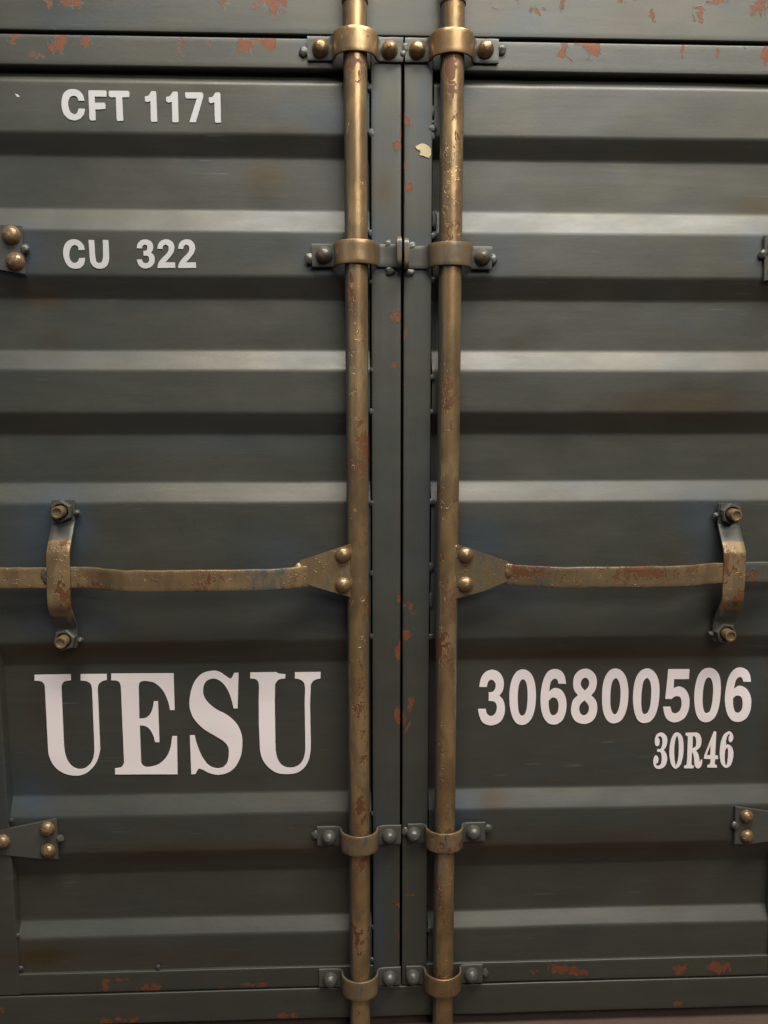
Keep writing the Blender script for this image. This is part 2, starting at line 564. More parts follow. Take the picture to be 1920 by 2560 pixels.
def corrugation():
    C, D = -8 * U, -34 * U      # crest and recess depth (negative = behind the frame face)
    rows = [  # (left row, right row, depth, corner radius class)
        (160, 168, D), (180, 187, C), (288, 298, C), (340, 350, D), (449, 466, D), (496, 507, C), (593, 602, C), (645, 652, D),
        (754, 762, D), (797, 803, C), (888, 893, C), (936, 940, D), (1040, 1040, D), (1083, 1085, C), (1382, 1379, C), (1425, 1429, D),
        (1712, 1698, D), (1756, 1749, C), (1832, 1826, C), (1876, 1870, D), (1973, 1965, D), (2015, 2004, C)]
    pts = []
    for l, r, d in rows:
        pts.append((zpos(l, r, d / U), -d))
    top = (z_rail_b + 0.012, -D)
    end = (z_bot_rail_t - 0.012, -C)
    pts = [top] + pts + [end]
    # round the bends: broad at the recess side, tight at the crest side
    out = [pts[0]]
    for a, b, c in zip(pts, pts[1:], pts[2:]):
        A, B, Cc = Vector(a), Vector(b), Vector(c)
        deep = abs(b[1] + D) < 1e-6
        rad = (0.0095 if c[1] > b[1] else 0.003) if deep else 0.0035
        d1 = (A - B)
        d2 = (Cc - B)
        k = min(rad, d1.length * .45, d2.length * .45)
        p0 = B + d1.normalized() * k
        p2 = B + d2.normalized() * k
        for i in range(7):
            t = i / 6
            q = p0 * (1 - t) ** 2 + B * 2 * t * (1 - t) + p2 * t * t
            out.append((q.x, q.y))
    out.append(pts[-1])
    res = [out[0]]
    for a, b in zip(out, out[1:]):
        L = math.dist(a, b)
        k = max(1, int(L / 0.007))
        for i in range(1, k + 1):
            res.append((a[0] + (b[0] - a[0]) * i / k, a[1] + (b[1] - a[1]) * i / k))
    return res


PROFILE = corrugation()


def make_door(x0, x1, side, label):
    """door leaf: frame mesh with the corrugated panel as child"""
    bm = bmesh.new()
    if side < 0:
        i0, i1 = xl_in, sl0
        outer, inner = (x0, xl_in), (sl0, sl1)
    else:
        i0, i1 = sr1, xr_in
        outer, inner = (xr_in, x1), (sr0, sr1)
    for a, b in (outer, inner):
        bar(bm, a, b, 0, BACK, z_bot_gap, z_gap_top, 0.0016, 'Z', 0.0055, 0.0006)
    bar(bm, i0 + .0002, i1 - .0002, 0.0004, BACK, z_rail_b, z_gap_top, 0.0024, 'X', 0.0055, 0.0006)
    bar(bm, i0 + .0002, i1 - .0002, 0.0004, BACK, z_bot_gap, z_bot_rail_t, 0.0013, 'X', 0.0055, 0.0006)
    d = link('door', from_bm(bm, 'door'), M_PAINT, root, wear_and_tint, label=label)
    # panel
    bm = bmesh.new()
    px0, px1 = i0 + (0.0 if side < 0 else 0.0022), i1 - (0.0022 if side < 0 else 0.0)
    n = int((px1 - px0) / 0.008)
    grid = []
    for j, (z, y) in enumerate(PROFILE):
        row = []
        for i in range(n + 1):
            x = px0 + (px1 - px0) * i / n
            v = Vector((x, y, z))
            # pressed sheet is never dead flat
            v.y += 0.0017 * noise.noise(Vector((x * 5, z * 7, side))) + 0.0005 * noise.noise(Vector((x * 19, z * 24, 3 + side)))
            v.z += 0.0010 * noise.noise(Vector((x * 4, z * 6, 8 + side)))
            row.append(bm.verts.new(v))
        grid.append(row)
    for a, b in zip(grid, grid[1:]):
        for i in range(n):
            bm.faces.new((a[i], a[i + 1], b[i + 1], b[i]))
    bmesh.ops.recalc_face_normals(bm, faces=bm.faces[:])
    bm.normal_update()
    if bm.faces[:][0].normal.y > 0:
        for f in bm.faces:
            f.normal_flip()
    r_ = bmesh.ops.extrude_face_region(bm, geom=bm.faces[:])
    for v in r_['geom']:
        if isinstance(v, bmesh.types.BMVert):
            v.co.y += 0.0025
    link('corrugated_panel', from_bm(bm, 'corrugated_panel'), M_PAINT, d, wear_and_tint, autosmooth=50)
    return d


door_l = make_door(xl_out, None, -1, 'left door leaf with cubic capacity figures and large serif letters')
door_r = make_door(None, xr_out, 1, 'right door leaf with the long nine digit number')

# header, sill, posts, body
bm = bmesh.new()
bar(bm, xl_out - 0.002, xr_out + 0.002, -0.0012, 0.06, z_gap_top + 0.0042, z_hdr_t, 0.0016, 'X', 0.006, 0.0008)
link('header_beam', from_bm(bm, 'header_beam'), M_PAINT, root, wear_and_tint)
bm = bmesh.new()
bar(bm, xl_out - 0.002, xr_out + 0.002, 0.0, 0.06, z_sill_b, z_bot_gap - 0.0035, 0.0016, 'X', 0.006, 0.0008)
link('sill_beam', from_bm(bm, 'sill_beam'), M_PAINT, root, wear_and_tint)
for a, b in ((xl_out - 0.08, xl_out - 0.005), (xr_out + 0.005, xr_out + 0.08)):
    bm = bmesh.new()
    bar(bm, a, b, -0.004, 0.09, 0.012, z_hdr_t + 0.01, 0.003, 'Z', 0.02)
    link('corner_post', from_bm(bm, 'corner_post'), M_PAINT, root, wear_and_tint)
bm = bmesh.new()
bar(bm, xl_out - 0.06, xr_out + 0.06, 0.065, 1.2, z_sill_b + .002, z_hdr_t + 0.004, 0.003, 'X', 0.1)
link('container_body', from_bm(bm, 'container_body'), M_DARK, root)
# near-black sheet added behind the doors to keep the joints dark
bm = bmesh.new()
bar(bm, xl_out, xr_out, BACK + 0.001, BACK + 0.012, z_bot_gap - .01, z_gap_top + .01, 0.001, 'X', 0.1)
link('gap_backing', from_bm(bm, 'gap_backing'), M_DARK, root)

# ------------------------------------------------------------------ lettering
def contour(s):
    pts, corner = [], []
    for tok in s.split():
        c = tok.endswith('!')
        x, y = tok.rstrip('!').split(',')
        pts.append(Vector((float(x), float(y))))
        corner.append(c)
    n = len(pts)
    out = []
    for i in range(n):
        p1, p2 = pts[i], pts[(i + 1) % n]
        c1, c2 = corner[i], corner[(i + 1) % n]
        out.append(p1)
        if c1 and c2:
            continue
        p0 = pts[i - 1] if not c1 else p1 - (p2 - p1) * 0.6
        p3 = pts[(i + 2) % n] if not c2 else p2 + (p2 - p1) * 0.6
        for k in range(1, 7):
            t = k / 7
            q = 0.5 * ((2 * p1) + (p2 - p0) * t + (2 * p0 - 5 * p1 + 4 * p2 - p3) * t * t + (3 * p1 - p0 - 3 * p2 + p3) * t ** 3)
            out.append(q)
    return out


def lettering(contours, prot, parent, mat, label, th=0.0007):
    """contours: [(x0, y0, scale, [string, ...])]; thin vinyl characters standing on the sheet"""
    cu = bpy.data.curves.new('lettering', 'CURVE')
    cu.dimensions = '2D'
    cu.fill_mode = 'BOTH'
    cu.extrude = th / 2
    for x0, y0, s, strs in contours:
        for st in strs:
            pts = contour(st)
            sp = cu.splines.new('POLY')
            sp.points.add(len(pts) - 1)
            sp.use_cyclic_u = True
            for i, q in enumerate(pts):
                w_ = P(x0 + q.x / s, y0 + q.y / s, prot)
                sp.points[i].co = (w_.x, w_.z, 0, 1)
    tmp = bpy.data.objects.new('tmp', cu)
    col.objects.link(tmp)
    dg = bpy.context.evaluated_depsgraph_get()
    dg.update()
    me = bpy.data.meshes.new_from_object(tmp.evaluated_get(dg))
    bpy.data.objects.remove(tmp)
    y = -prot * U
    me.transform(Matrix(((1, 0, 0, 0), (0, 0, -1, y), (0, 1, 0, 0), (0, 0, 0, 1))))
    # let the vinyl follow the slightly wavy sheet
    side = -1 if parent is door_l else 1
    for v in me.vertices:
        x, z = v.co.x, v.co.z
        v.co.y += 0.0017 * noise.noise(Vector((x * 5, z * 7, side))) + 0.0005 * noise.noise(Vector((x * 19, z * 24, 3 + side)))
    me.materials.clear()
    return link('lettering', me, mat, parent, smooth=False, label=label)


UE = (80, 1660, 4.366, [
    "28,118! 422,112! 425,178! 352,193 320,240! 322,300! 350,880! 362,970 392,1055 445,1120 520,1146 595,1125 655,1060 678,980 682,900! 655,275! 640,220 595,190 530,180! 530,112! 814,110! 816,176! 765,190 725,225 716,275! 742,850! 744,930 728,1010 690,1095 620,1170 545,1208 470,1217 380,1202 290,1155 225,1082 187,990 176,900! 140,250! 128,213 92,188 28,182!",
    "864,106! 1545,102! 1557,502! 1507,502! 1485,405 1430,290 1345,210 1260,187 1210,186 1175,205 1164,245! 1172,597! 1240,588 1290,545 1318,480 1330,407! 1376,405! 1392,852! 1345,852! 1322,770 1280,702 1230,674 1177,670! 1190,1050! 1197,1090 1225,1117 1275,1124 1370,1100 1455,1030 1507,930 1533,787! 1583,787! 1590,1202! 907,1205! 907,1140! 975,1125 1005,1080! 970,240! 955,202 922,182 864,178!"])
SU = (440, 1660, 4.366, [
    "682,97! 672,485! 628,485! 608,400 570,295 510,208 430,162 350,175 305,230 297,320 335,405 430,490 560,560 660,650 712,755 725,860 712,985 665,1095 585,1175 470,1207 370,1190 300,1155 255,1140 235,1160 213,1200! 168,1200! 152,778! 203,776! 233,885 288,1015 358,1105 445,1138 520,1120 565,1060 577,970 570,905 525,845 430,785 300,705 200,600 155,500 147,410 165,290 210,180 290,103 405,75 480,90 540,130 590,160 612,143 635,98!",
    "810,94! 1095,89! 1122,105 1193,112! 1193,155! 1120,170 1082,220! 1080,300! 1078,420! 1085,850! 1090,950 1112,1040 1162,1108 1240,1132 1320,1115 1380,1055 1408,965 1412,880! 1405,400! 1410,260! 1398,205 1360,170 1297,155! 1298,90! 1578,86! 1577,155! 1510,175 1475,220 1470,270! 1463,450! 1472,850! 1468,950 1445,1055 1390,1140 1310,1188 1200,1200 1100,1185 1015,1130 952,1050 922,960 915,880! 905,640! 902,400! 907,250! 895,190 860,163 810,160!"])
N3 = (1180, 1650, 4.608, [
    "82,308! 100,215 150,142 230,112 308,138 355,205 365,285 352,355 315,408! 360,465 378,545 368,635 318,715 220,752 132,722 86,650 68,562! 157,562! 172,615 215,645 262,622 285,558 277,503 248,474 192,470! 192,373! 242,363 268,322 267,262 225,225 185,248 170,308!",
    "585,110 650,130 700,190 728,290 736,420 724,555 692,660 640,725 575,748 510,725 465,655 438,550 430,420 440,300 470,200 520,132",
    "588,222 620,250 638,330 640,440 630,550 610,620 580,643 550,622 533,560 526,450 532,330 555,248",
    "890,368! 930,335 975,326 1032,350 1075,418 1090,510 1080,605 1045,690 990,733 930,743 870,720 820,650 794,550 790,430 802,315 832,208 882,132 960,107 1030,130 1070,190 1085,275! 998,275! 983,230 950,217 912,248 896,310",
    "882,475! 915,440 950,435 984,460 998,520 990,590 966,630 935,640 905,615 887,555",
    "1310,104 1382,128 1430,190 1440,270 1420,350 1375,408! 1428,468 1445,550 1430,640 1380,710 1290,738 1200,710 1152,640 1143,560 1165,470 1222,408! 1180,350 1167,270 1182,190 1235,127",
    "1308,207 1340,227 1352,270 1340,315 1302,355! 1266,315 1254,270 1272,225", "1297,465! 1338,515 1350,565 1330,620 1288,642 1250,615 1236,560 1252,510"])
N5 = (1530, 1650, 4.608, [
    "45,101 110,125 160,195 185,300 190,400 178,530 145,640 95,707 20,732 -45,705 -90,630 -110,530 -113,420 -105,300 -75,195 -25,125",
    "48,210 80,250 98,330 98,440 85,540 60,610 35,630 5,605 -15,530 -18,430 -12,330 8,245",
    "410,98 475,125 520,190 542,280 545,380 532,520 500,630 445,705 370,727 305,700 265,620 245,510 243,420 252,310 280,200 335,125",
    "405,207 435,240 450,310 450,410 440,520 415,600 380,625 350,600 337,520 337,420 345,340 355,270 378,222",
    "648,106! 890,104! 883,217! 713,218! 708,323! 770,305 832,328 875,390 890,475 878,580 828,672 730,718 650,695 607,632 587,538! 672,538! 690,597 730,617 775,590 797,530 797,462 777,422 740,414 710,425 685,448! 612,446!",
    "1120,90 1190,115 1235,180 1250,280 1247,400 1230,530 1195,635 1140,698 1075,716 1010,690 970,620 950,520 945,410 958,290 990,180 1045,112",
    "1112,198 1145,225 1160,300 1160,400 1148,510 1125,590 1090,612 1060,590 1043,510 1042,400 1055,290 1080,220",
    "1402,335! 1440,305 1487,298 1547,330 1590,400 1602,480 1590,580 1550,662 1490,703 1430,710 1370,685 1325,615 1302,520 1298,420 1312,308 1345,193 1400,117 1475,87 1550,112 1590,175 1600,250! 1512,250! 1500,210 1470,195 1432,222 1412,275",
    "1390,443! 1420,412 1455,407 1490,430 1502,490 1495,560 1470,600 1440,606 1410,585 1393,520"])
R46 = (1620, 1815, 7.213, [
    "240,122 300,145 340,200 350,280 330,370 285,435! 325,490 345,570 335,660 290,740 200,775 130,750 100,690 98,620 115,560 150,535 180,560 190,610 175,665 140,680! 155,712 190,722 225,700 245,640 248,560 235,490 205,465 182,473 165,445 185,418 215,428 240,400 258,340 262,270 250,210 215,183 175,208! 205,240 212,290 200,345 170,368 140,350 125,300 128,230 165,155",
    "525,118 590,150 630,230 643,350 640,480 620,600 580,710 505,770 440,730 405,640 388,520 392,390 415,260 460,160", "525,165! 548,240 557,350 555,480 540,620 502,728! 482,620 475,480 480,340 500,230",
    "680,125! 880,122! 932,150 962,220 965,310 935,390 870,445! 905,500 925,580 932,650! 945,642! 955,605! 980,612! 975,670 955,730 910,765 865,750 842,700 832,600 823,520 795,465! 785,690! 795,712! 828,720! 820,765! 650,762! 652,722! 690,712! 705,650! 720,220! 715,185! 680,168!", "805,412! 858,380 872,310 862,220 828,180 808,195!",
    "1185,104! 1232,106! 1212,530! 1262,538! 1265,595! 1210,600! 1205,690! 1248,715! 1243,752! 1070,750! 1070,712! 1110,700! 1130,650! 1130,598! 1008,592! 1015,540!", "1055,530! 1125,530! 1132,340!",
    "1405,352! 1450,338 1505,370 1535,440 1540,520 1525,620 1485,715 1410,755 1350,720 1310,640 1296,530 1298,420 1320,280 1370,160 1460,100 1510,125 1538,190 1525,260 1490,295 1460,275 1452,225 1465,185 1480,155! 1455,147 1425,190 1410,260", "1428,392 1445,450 1443,560 1428,680 1408,712 1392,670 1385,560 1392,450 1410,405"])
CFT = (140, 210, 7.541, [
    "540,322! 430,320! 400,250 330,225 265,260 234,350 242,450 285,540 360,575 410,540 430,470! 540,470! 550,500 525,582 460,660 350,692 240,660 152,570 112,430 113,300 150,180 228,115 330,100 430,125 505,205",
    "612,122! 940,124! 957,150! 950,243! 730,240! 735,357! 910,355! 935,380! 932,475! 745,485! 752,690! 660,692! 635,660!",
    "997,128! 1360,130! 1385,160! 1380,248! 1248,252! 1270,695! 1160,700! 1145,660! 1130,252! 1020,250! 997,220!"])
C1171 = (350, 210, 7.541, [
    "90,232! 160,215 210,135! 290,133! 305,165! 325,708! 220,715! 205,690! 195,322! 130,340! 95,320!",
    "495,240! 560,225 615,145! 690,140! 712,165! 725,715! 625,720! 608,695! 600,335! 530,350! 490,320!",
    "850,155! 1165,155! 1190,185! 1192,245! 1050,718! 930,715! 950,650! 1070,270! 875,268! 852,235!",
    "1297,250! 1370,235 1420,160! 1495,157! 1515,185! 1525,725! 1430,728! 1412,700! 1400,345! 1330,362! 1297,330!"])
CU = (0, 500, 5.53, [
    "1168,690! 1085,690! 1072,640 1025,620 975,660 953,750 970,830 1020,868 1070,850 1095,800! 1175,800! 1160,880 1110,935 1030,948 950,920 895,840 870,740 882,640 930,570 1010,541 1090,560 1150,620",
    "1222,550! 1300,552! 1315,780! 1330,850 1370,870 1410,850 1425,780! 1420,552! 1497,552! 1510,800! 1490,890 1430,942 1370,950 1300,925 1255,870 1238,790!"])
TWO = "588,392! 610,280 670,205 780,170 880,192 950,260 978,360 955,470 890,570 775,700! 995,702! 1002,828! 590,832! 592,790! 622,700 700,600 800,500 845,415 838,330 780,295 722,320 705,392!"
TWOB = ' '.join('%d,%s' % (int(t.split(',')[0]) + 477, t.split(',')[1]) for t in TWO.split())
C322 = (330, 580, 9.217, [
    "110,378! 130,280 200,200 290,172 390,190 465,250 490,350 475,430 440,478! 505,540 527,640 505,740 430,812 320,842 220,820 150,750 110,635! 228,632! 260,700 320,722 375,700 402,640 385,572 340,548 270,548! 262,435! 330,428 358,380 345,312 295,295 245,320 228,378!",
    TWO, TWOB])
CRP, RCP = -7.0, -33.0
lettering([CFT], CRP, door_l, M_WHITE2, 'white sans serif letters CFT')
lettering([C1171], CRP, door_l, M_WHITE2, 'white sans serif number 1171')
lettering([CU], CRP, door_l, M_WHITE2, 'white sans serif letters CU')
lettering([C322], CRP, door_l, M_WHITE2, 'white sans serif number 322')
lettering([UE, SU], RCP, door_l, M_WHITE, 'large white serif letters UESU')
lettering([N3, N5], RCP, door_r, M_WHITE, 'white sans serif number 306800506')
lettering([R46], RCP, door_r, M_WHITE, 'small white serif marking 30R46')


# ------------------------------------------------------------------ small blobs: weld spots along stiles
def blob(px, py, prot, r, parent, seed, squash=0.4, tall=1.0, wear=(0.0, 0.5, 0, 1), mat=None, name='weld_spot'):
    c = P(px, py, prot)
    me = blob_mesh(r * U, r * U * squash, r * U * tall, seed)
    me.transform(Matrix.Translation(c))
    return link(name, me, mat or M_PAINT, parent, wear)


sd = 0
for px, py, r, tall in ((926, 219, 9, 1), (929, 333, 10, 1), (927, 582, 9, 1), (930, 705, 7, .8), (931, 925, 7, 1), (930, 1029, 8, 1), (931, 1258, 8, 1), (932, 1434, 8, 1), (931, 1592, 8, 1), (932, 2035, 7, 1), (932, 2318, 6, 1.2), (930, 2400, 7, 1.2)):
    sd += 1
    blob(px, py, -3, r, door_l, sd, tall=tall)
for px, py, r, tall in ((1081, 276, 6, 2.2), (1081, 306, 5, 1), (1081, 322, 10, 1), (1082, 341, 6, 1.6), (1086, 550, 6, 3.2), (1083, 591, 9, .9), (1082, 700, 8, 1), (1080, 943, 7, 1), (1079, 1030, 7, 1), (1078, 1255, 8, 1), (1077, 1418, 7, 1.6), (1077, 1500, 5, 4), (1077, 1592, 7, 1.2), (1073, 2325, 6, 1.5)):
    sd += 1
    blob(px, py, -3, r, door_r, sd, tall=tall)
for px, py, r in ((395, 2418, 7), (43, 2340, 7), (28, 2051, 7), (52, 2421, 7)):
    sd += 1
    blob(px, py, -2, r, door_l, sd)


def flake(pts, prot, parent, mat, name, th=0.0008):
    """thin irregular chip lying on the face"""
    bm = bmesh.new()
    vs = [bm.verts.new(P(x, y, prot)) for x, y in pts]
    f = bm.faces.new(vs)
    e = bmesh.ops.extrude_face_region(bm, geom=[f])
    for v in e['geom']:
        if isinstance(v, bmesh.types.BMVert):
            v.co.y -= th
    return link(name, from_bm(bm, name), mat, parent, smooth=False)


o = 5.53
flake([(860 + x / o, 200 + y / o) for x, y in ((985, 925), (1040, 890), (1085, 878), (1150, 900), (1185, 930), (1203, 960), (1203, 1030), (1180, 1075), (1140, 1070), (1100, 1050), (1060, 1045), (1040, 1030), (1060, 1000), (1050, 975), (1010, 960))], 0.3, door_r, M_FLAKE, 'bare_patch')
flake([(37, 234), (44, 236), (53, 244), (57, 251), (50, 248), (41, 240)], CRP - .6, door_l, M_WHITE2, 'scuff_mark', 0.0003)


# ------------------------------------------------------------------ locking bars
def rod_x(px, py):
    return P(px, py, 27.5).x


rods = [((rod_x(885, 150) + rod_x(902, 2300)) / 2), ((rod_x(1126, 150) + rod_x(1113, 2300)) / 2)]
ROD_R = 27.5 * U
ROD_Y = -28.5 * U
z_rod_b, z_rod_t = z_sill_b - 0.012, z_hdr_t - 0.03


def rod_wear_shade(cx, k):
    def f(co):
        a = math.atan2(co.x - cx, -(co.y - ROD_Y))      # 0 = facing out
        off = 0.10 * math.sin(co.z * 7 + k)
        q = abs(a - off * .6 - (0.14 if k else 0.17)) / R(62)
        gold = max(0.0, min(1.0, 1.55 - 1.05 * q ** 2))  # bronze narrowed to the front; greyer sides imitate the shading of a cylinder
        gold *= 0.78 + 0.5 * noise.noise(Vector((k * 5, 0, co.z * 5)))
        n = noise.noise(Vector((co.x * 40, k * 9, co.z * 13)))
        rust = max(0.0, min(0.8, 0.19 + 0.85 * n + 0.26 * noise.noise(Vector((3, k, co.z * 3)))))
        flk = max(0.0, min(1.0, 0.45 + 1.2 * noise.noise(Vector((co.x * 20, 4 + k, co.z * 5)))))
        return (gold, rust, flk, 1)
    return f


bars = []
for k, cx in enumerate(rods):
    bm = bmesh.new()
    N = 40
    n = 420
    rings = []
    for i in range(n + 1):
        z = z_rod_b + (z_rod_t - z_rod_b) * i / n
        ring = []
        for j in range(N):
            a = 2 * math.pi * j / N
            rr = ROD_R * (1 + 0.007 * noise.noise(Vector((math.cos(a) * 2, math.sin(a) * 2 + k * 4, z * 22))) + 0.004 * noise.noise(Vector((math.cos(a) * 5, math.sin(a) * 5 + k * 4, z * 120))))
            ring.append(bm.verts.new((cx + rr * math.cos(a), ROD_Y + rr * math.sin(a), z)))
        rings.append(ring)
    for a, b in zip(rings, rings[1:]):
        for j in range(N):
            bm.faces.new((a[j], a[(j + 1) % N], b[(j + 1) % N], b[j]))
    bm.faces.new(rings[0])
    bm.faces.new(rings[-1])
    b = link('locking_bar', from_bm(bm, 'locking_bar'), M_HARD, root, rod_wear_shade(cx, k), autosmooth=60,
             label=('left' if k == 0 else 'right') + ' vertical locking bar in flaking bronze paint')
    bars.append(b)
    # short cam collar at the very top
    zc = P(885, 8, 27).z
    bm = bmesh.new()
    M_ = Matrix.Translation((cx, ROD_Y, zc + 0.018))
    bmesh.ops.create_cone(bm, cap_ends=True, segments=32, radius1=ROD_R * 1.10, radius2=ROD_R * 1.16, depth=0.036, matrix=M_)
    link('bar_collar', from_bm(bm, 'bar_collar'), M_HARD, b, (0.8, 0.15, 0.4, 1), autosmooth=40)


# ------------------------------------------------------------------ bar brackets
def hardware_wear(gold_c, gold_e, rust, cx, half):
    def f(co):
        t = min(1.0, max(0.0, (half - abs(co.x - cx)) / (0.25 * half)))
        t = t if co.y < -14 * U else 0.0
        return (gold_e + (gold_c - gold_e) * t, rust * (0.4 + 0.6 * t), 0.35, 1.0 if gold_c > 0.7 else 0.45)
    return f


def band_path(cx, left=111, right=111):
    p = [(-left, 4.5), (-66, 4.5), (-56, 6), (-50, 11), (-48, 18)]
    n = 18
    for i in range(n + 1):
        a = R(180 - 180 * i / n)
        p.append((48 * math.cos(a) , 20 + 40 * math.sin(a)))
    p += [(48, 18), (50, 11), (56, 6), (66, 4.5), (right, 4.5)]
    return [((cx / U + u) * U, q * U) for u, q in p]


def bracket(k, z, gold_c, gold_e, rust, gold_b, left=111, right=111, bolts=(-80, 80), welds=(-120, 120), label=None, pt=-0.1):
    cx = rods[k]
    bm = bmesh.new()
    pth = resample(band_path(cx, left, right), 5 * U)
    strap(bm, pth, 27 * U, 5.5 * U, 'X', z, 6, 0.0005)
    br = link('bar_bracket', from_bm(bm, 'bar_bracket'), M_HARD, root, hardware_wear(gold_c, gold_e, rust, cx, 60 * U), autosmooth=50, label=label)
    for i, bx in enumerate(bolts):
        me = dome_mesh(19.5 * U, 25 * U, 'bolt', pt, seed=random.random() * 50)
        bo = link('bolt', me, M_HARD, br, (gold_b, rust * .3, 0.5, 1 if gold_c > .9 else .4), autosmooth=28)
        bo.location = (cx + bx * U, -7 * U, z + random.uniform(-2, 2) * U)
        bo.rotation_euler = (random.uniform(-.06, .06), random.uniform(0, 6), random.uniform(-.06, .06))
    for i, wx in enumerate(welds):
        me = blob_mesh(11 * U, 7 * U, 12 * U, random.random() * 60)
        me.transform(Matrix.Translation((cx + wx * U, -2 * U, z + random.uniform(-8, 8) * U)))
        link('weld', me, M_HARD, br, (0.1, 0.1, 0.3, 1))
    return br


zb = lambda px, py: P(px, py, 5).z
bracket(0, zb(884, 123), 0.95, 0.05, 0.25, 0.75, right=112, welds=(-119, 116), label='bracket at the top of the left locking bar with bronze band')
bracket(1, zb(1123, 127), 0.98, 0.05, 0.2, 0.75, left=108, welds=(-113, 119), label='bracket at the top of the right locking bar with bronze band')
zm = (zb(889, 637) + zb(1128, 646)) / 2
bl = bracket(0, zm + .001, 0.8, 0.0, 0.1, 0.40, left=106, right=(seam_x - 9 * U - rods[0]) / U, bolts=(-77,), welds=(-113,), label='bracket with upright seal plate on the left locking bar')
brr = bracket(1, zm - .001, 0.5, 0.0, 0.1, 0.40, left=(rods[1] - seam_x - 9 * U) / U, right=104, bolts=(80,), welds=(108, 90), pt=0.35, label='bracket with upright seal plate on the right locking bar')
for par, sx, zz in ((bl, -1, zm + .001), (brr, 1, zm - .001)):
    # upright rounded seal plate standing out beside the seam
    bm = bmesh.new()
    loop = []
    for (u, v) in rrect(44 * U, 72 * U, 17 * U, 1, 1, 6):
        loop.append((u, v - 32 * U))
    th = 10.5 * U
    x0 = seam_x + sx * 8.6 * U - th / 2
    a = [bm.verts.new((x0, -1 * U - u, zz + v)) for u, v in loop]
    b = [bm.verts.new((x0 + th, -1 * U - u, zz + v)) for u, v in loop]
    bm.faces.new(a)
    bm.faces.new(b[::-1])
    for j in range(len(a)):
        bm.faces.new((a[j], a[(j + 1) % len(a)], b[(j + 1) % len(a)], b[j]))
    bmesh.ops.bevel(bm, geom=[e for e in bm.edges if abs(e.verts[0].co.x - e.verts[1].co.x) < 1e-7], offset=0.0007, segments=2, affect='EDGES')
    link('seal_plate', from_bm(bm, 'seal_plate'), M_HARD, par, (0.45, 0.1, 0.3, 0.35), autosmooth=50)
    for q, (dx, dz) in enumerate(((16, -34), (20, 26))):
        me = blob_mesh(12 * U, 6 * U, 11 * U, random.random() * 60)
        me.transform(Matrix.Translation((x0 + sx * dx * U, -2 * U, zz + dz * U)))
        link('weld', me, M_HARD, par, (0.05, 0.1, 0.3, 1))
bracket(0, zb(901, 2088), 0.55, 0.0, 0.30, 0.05, welds=(-116,), label='grey bracket low on the left locking bar with a rusty rim')
bracket(1, zb(1115, 2081), 0.58, 0.0, 0.40, 0.05, left=96, welds=(-100, 120), label='grey bracket low on the right locking bar with a rust patch')
bracket(0, zb(901, 2442), 0.55, 0.0, 0.28, 0.1, welds=(), label='bottom bracket of the left locking bar')
bracket(1, zb(1112, 2435), 0.75, 0.0, 0.3, 0.1, left=98, welds=(118,), label='bottom bracket of the right locking bar with gold flaking')


# ------------------------------------------------------------------ handles, hub plates
zh = (P(100, 1436, 38).z + P(1700, 1442, 38).z) / 2 + 0.0005


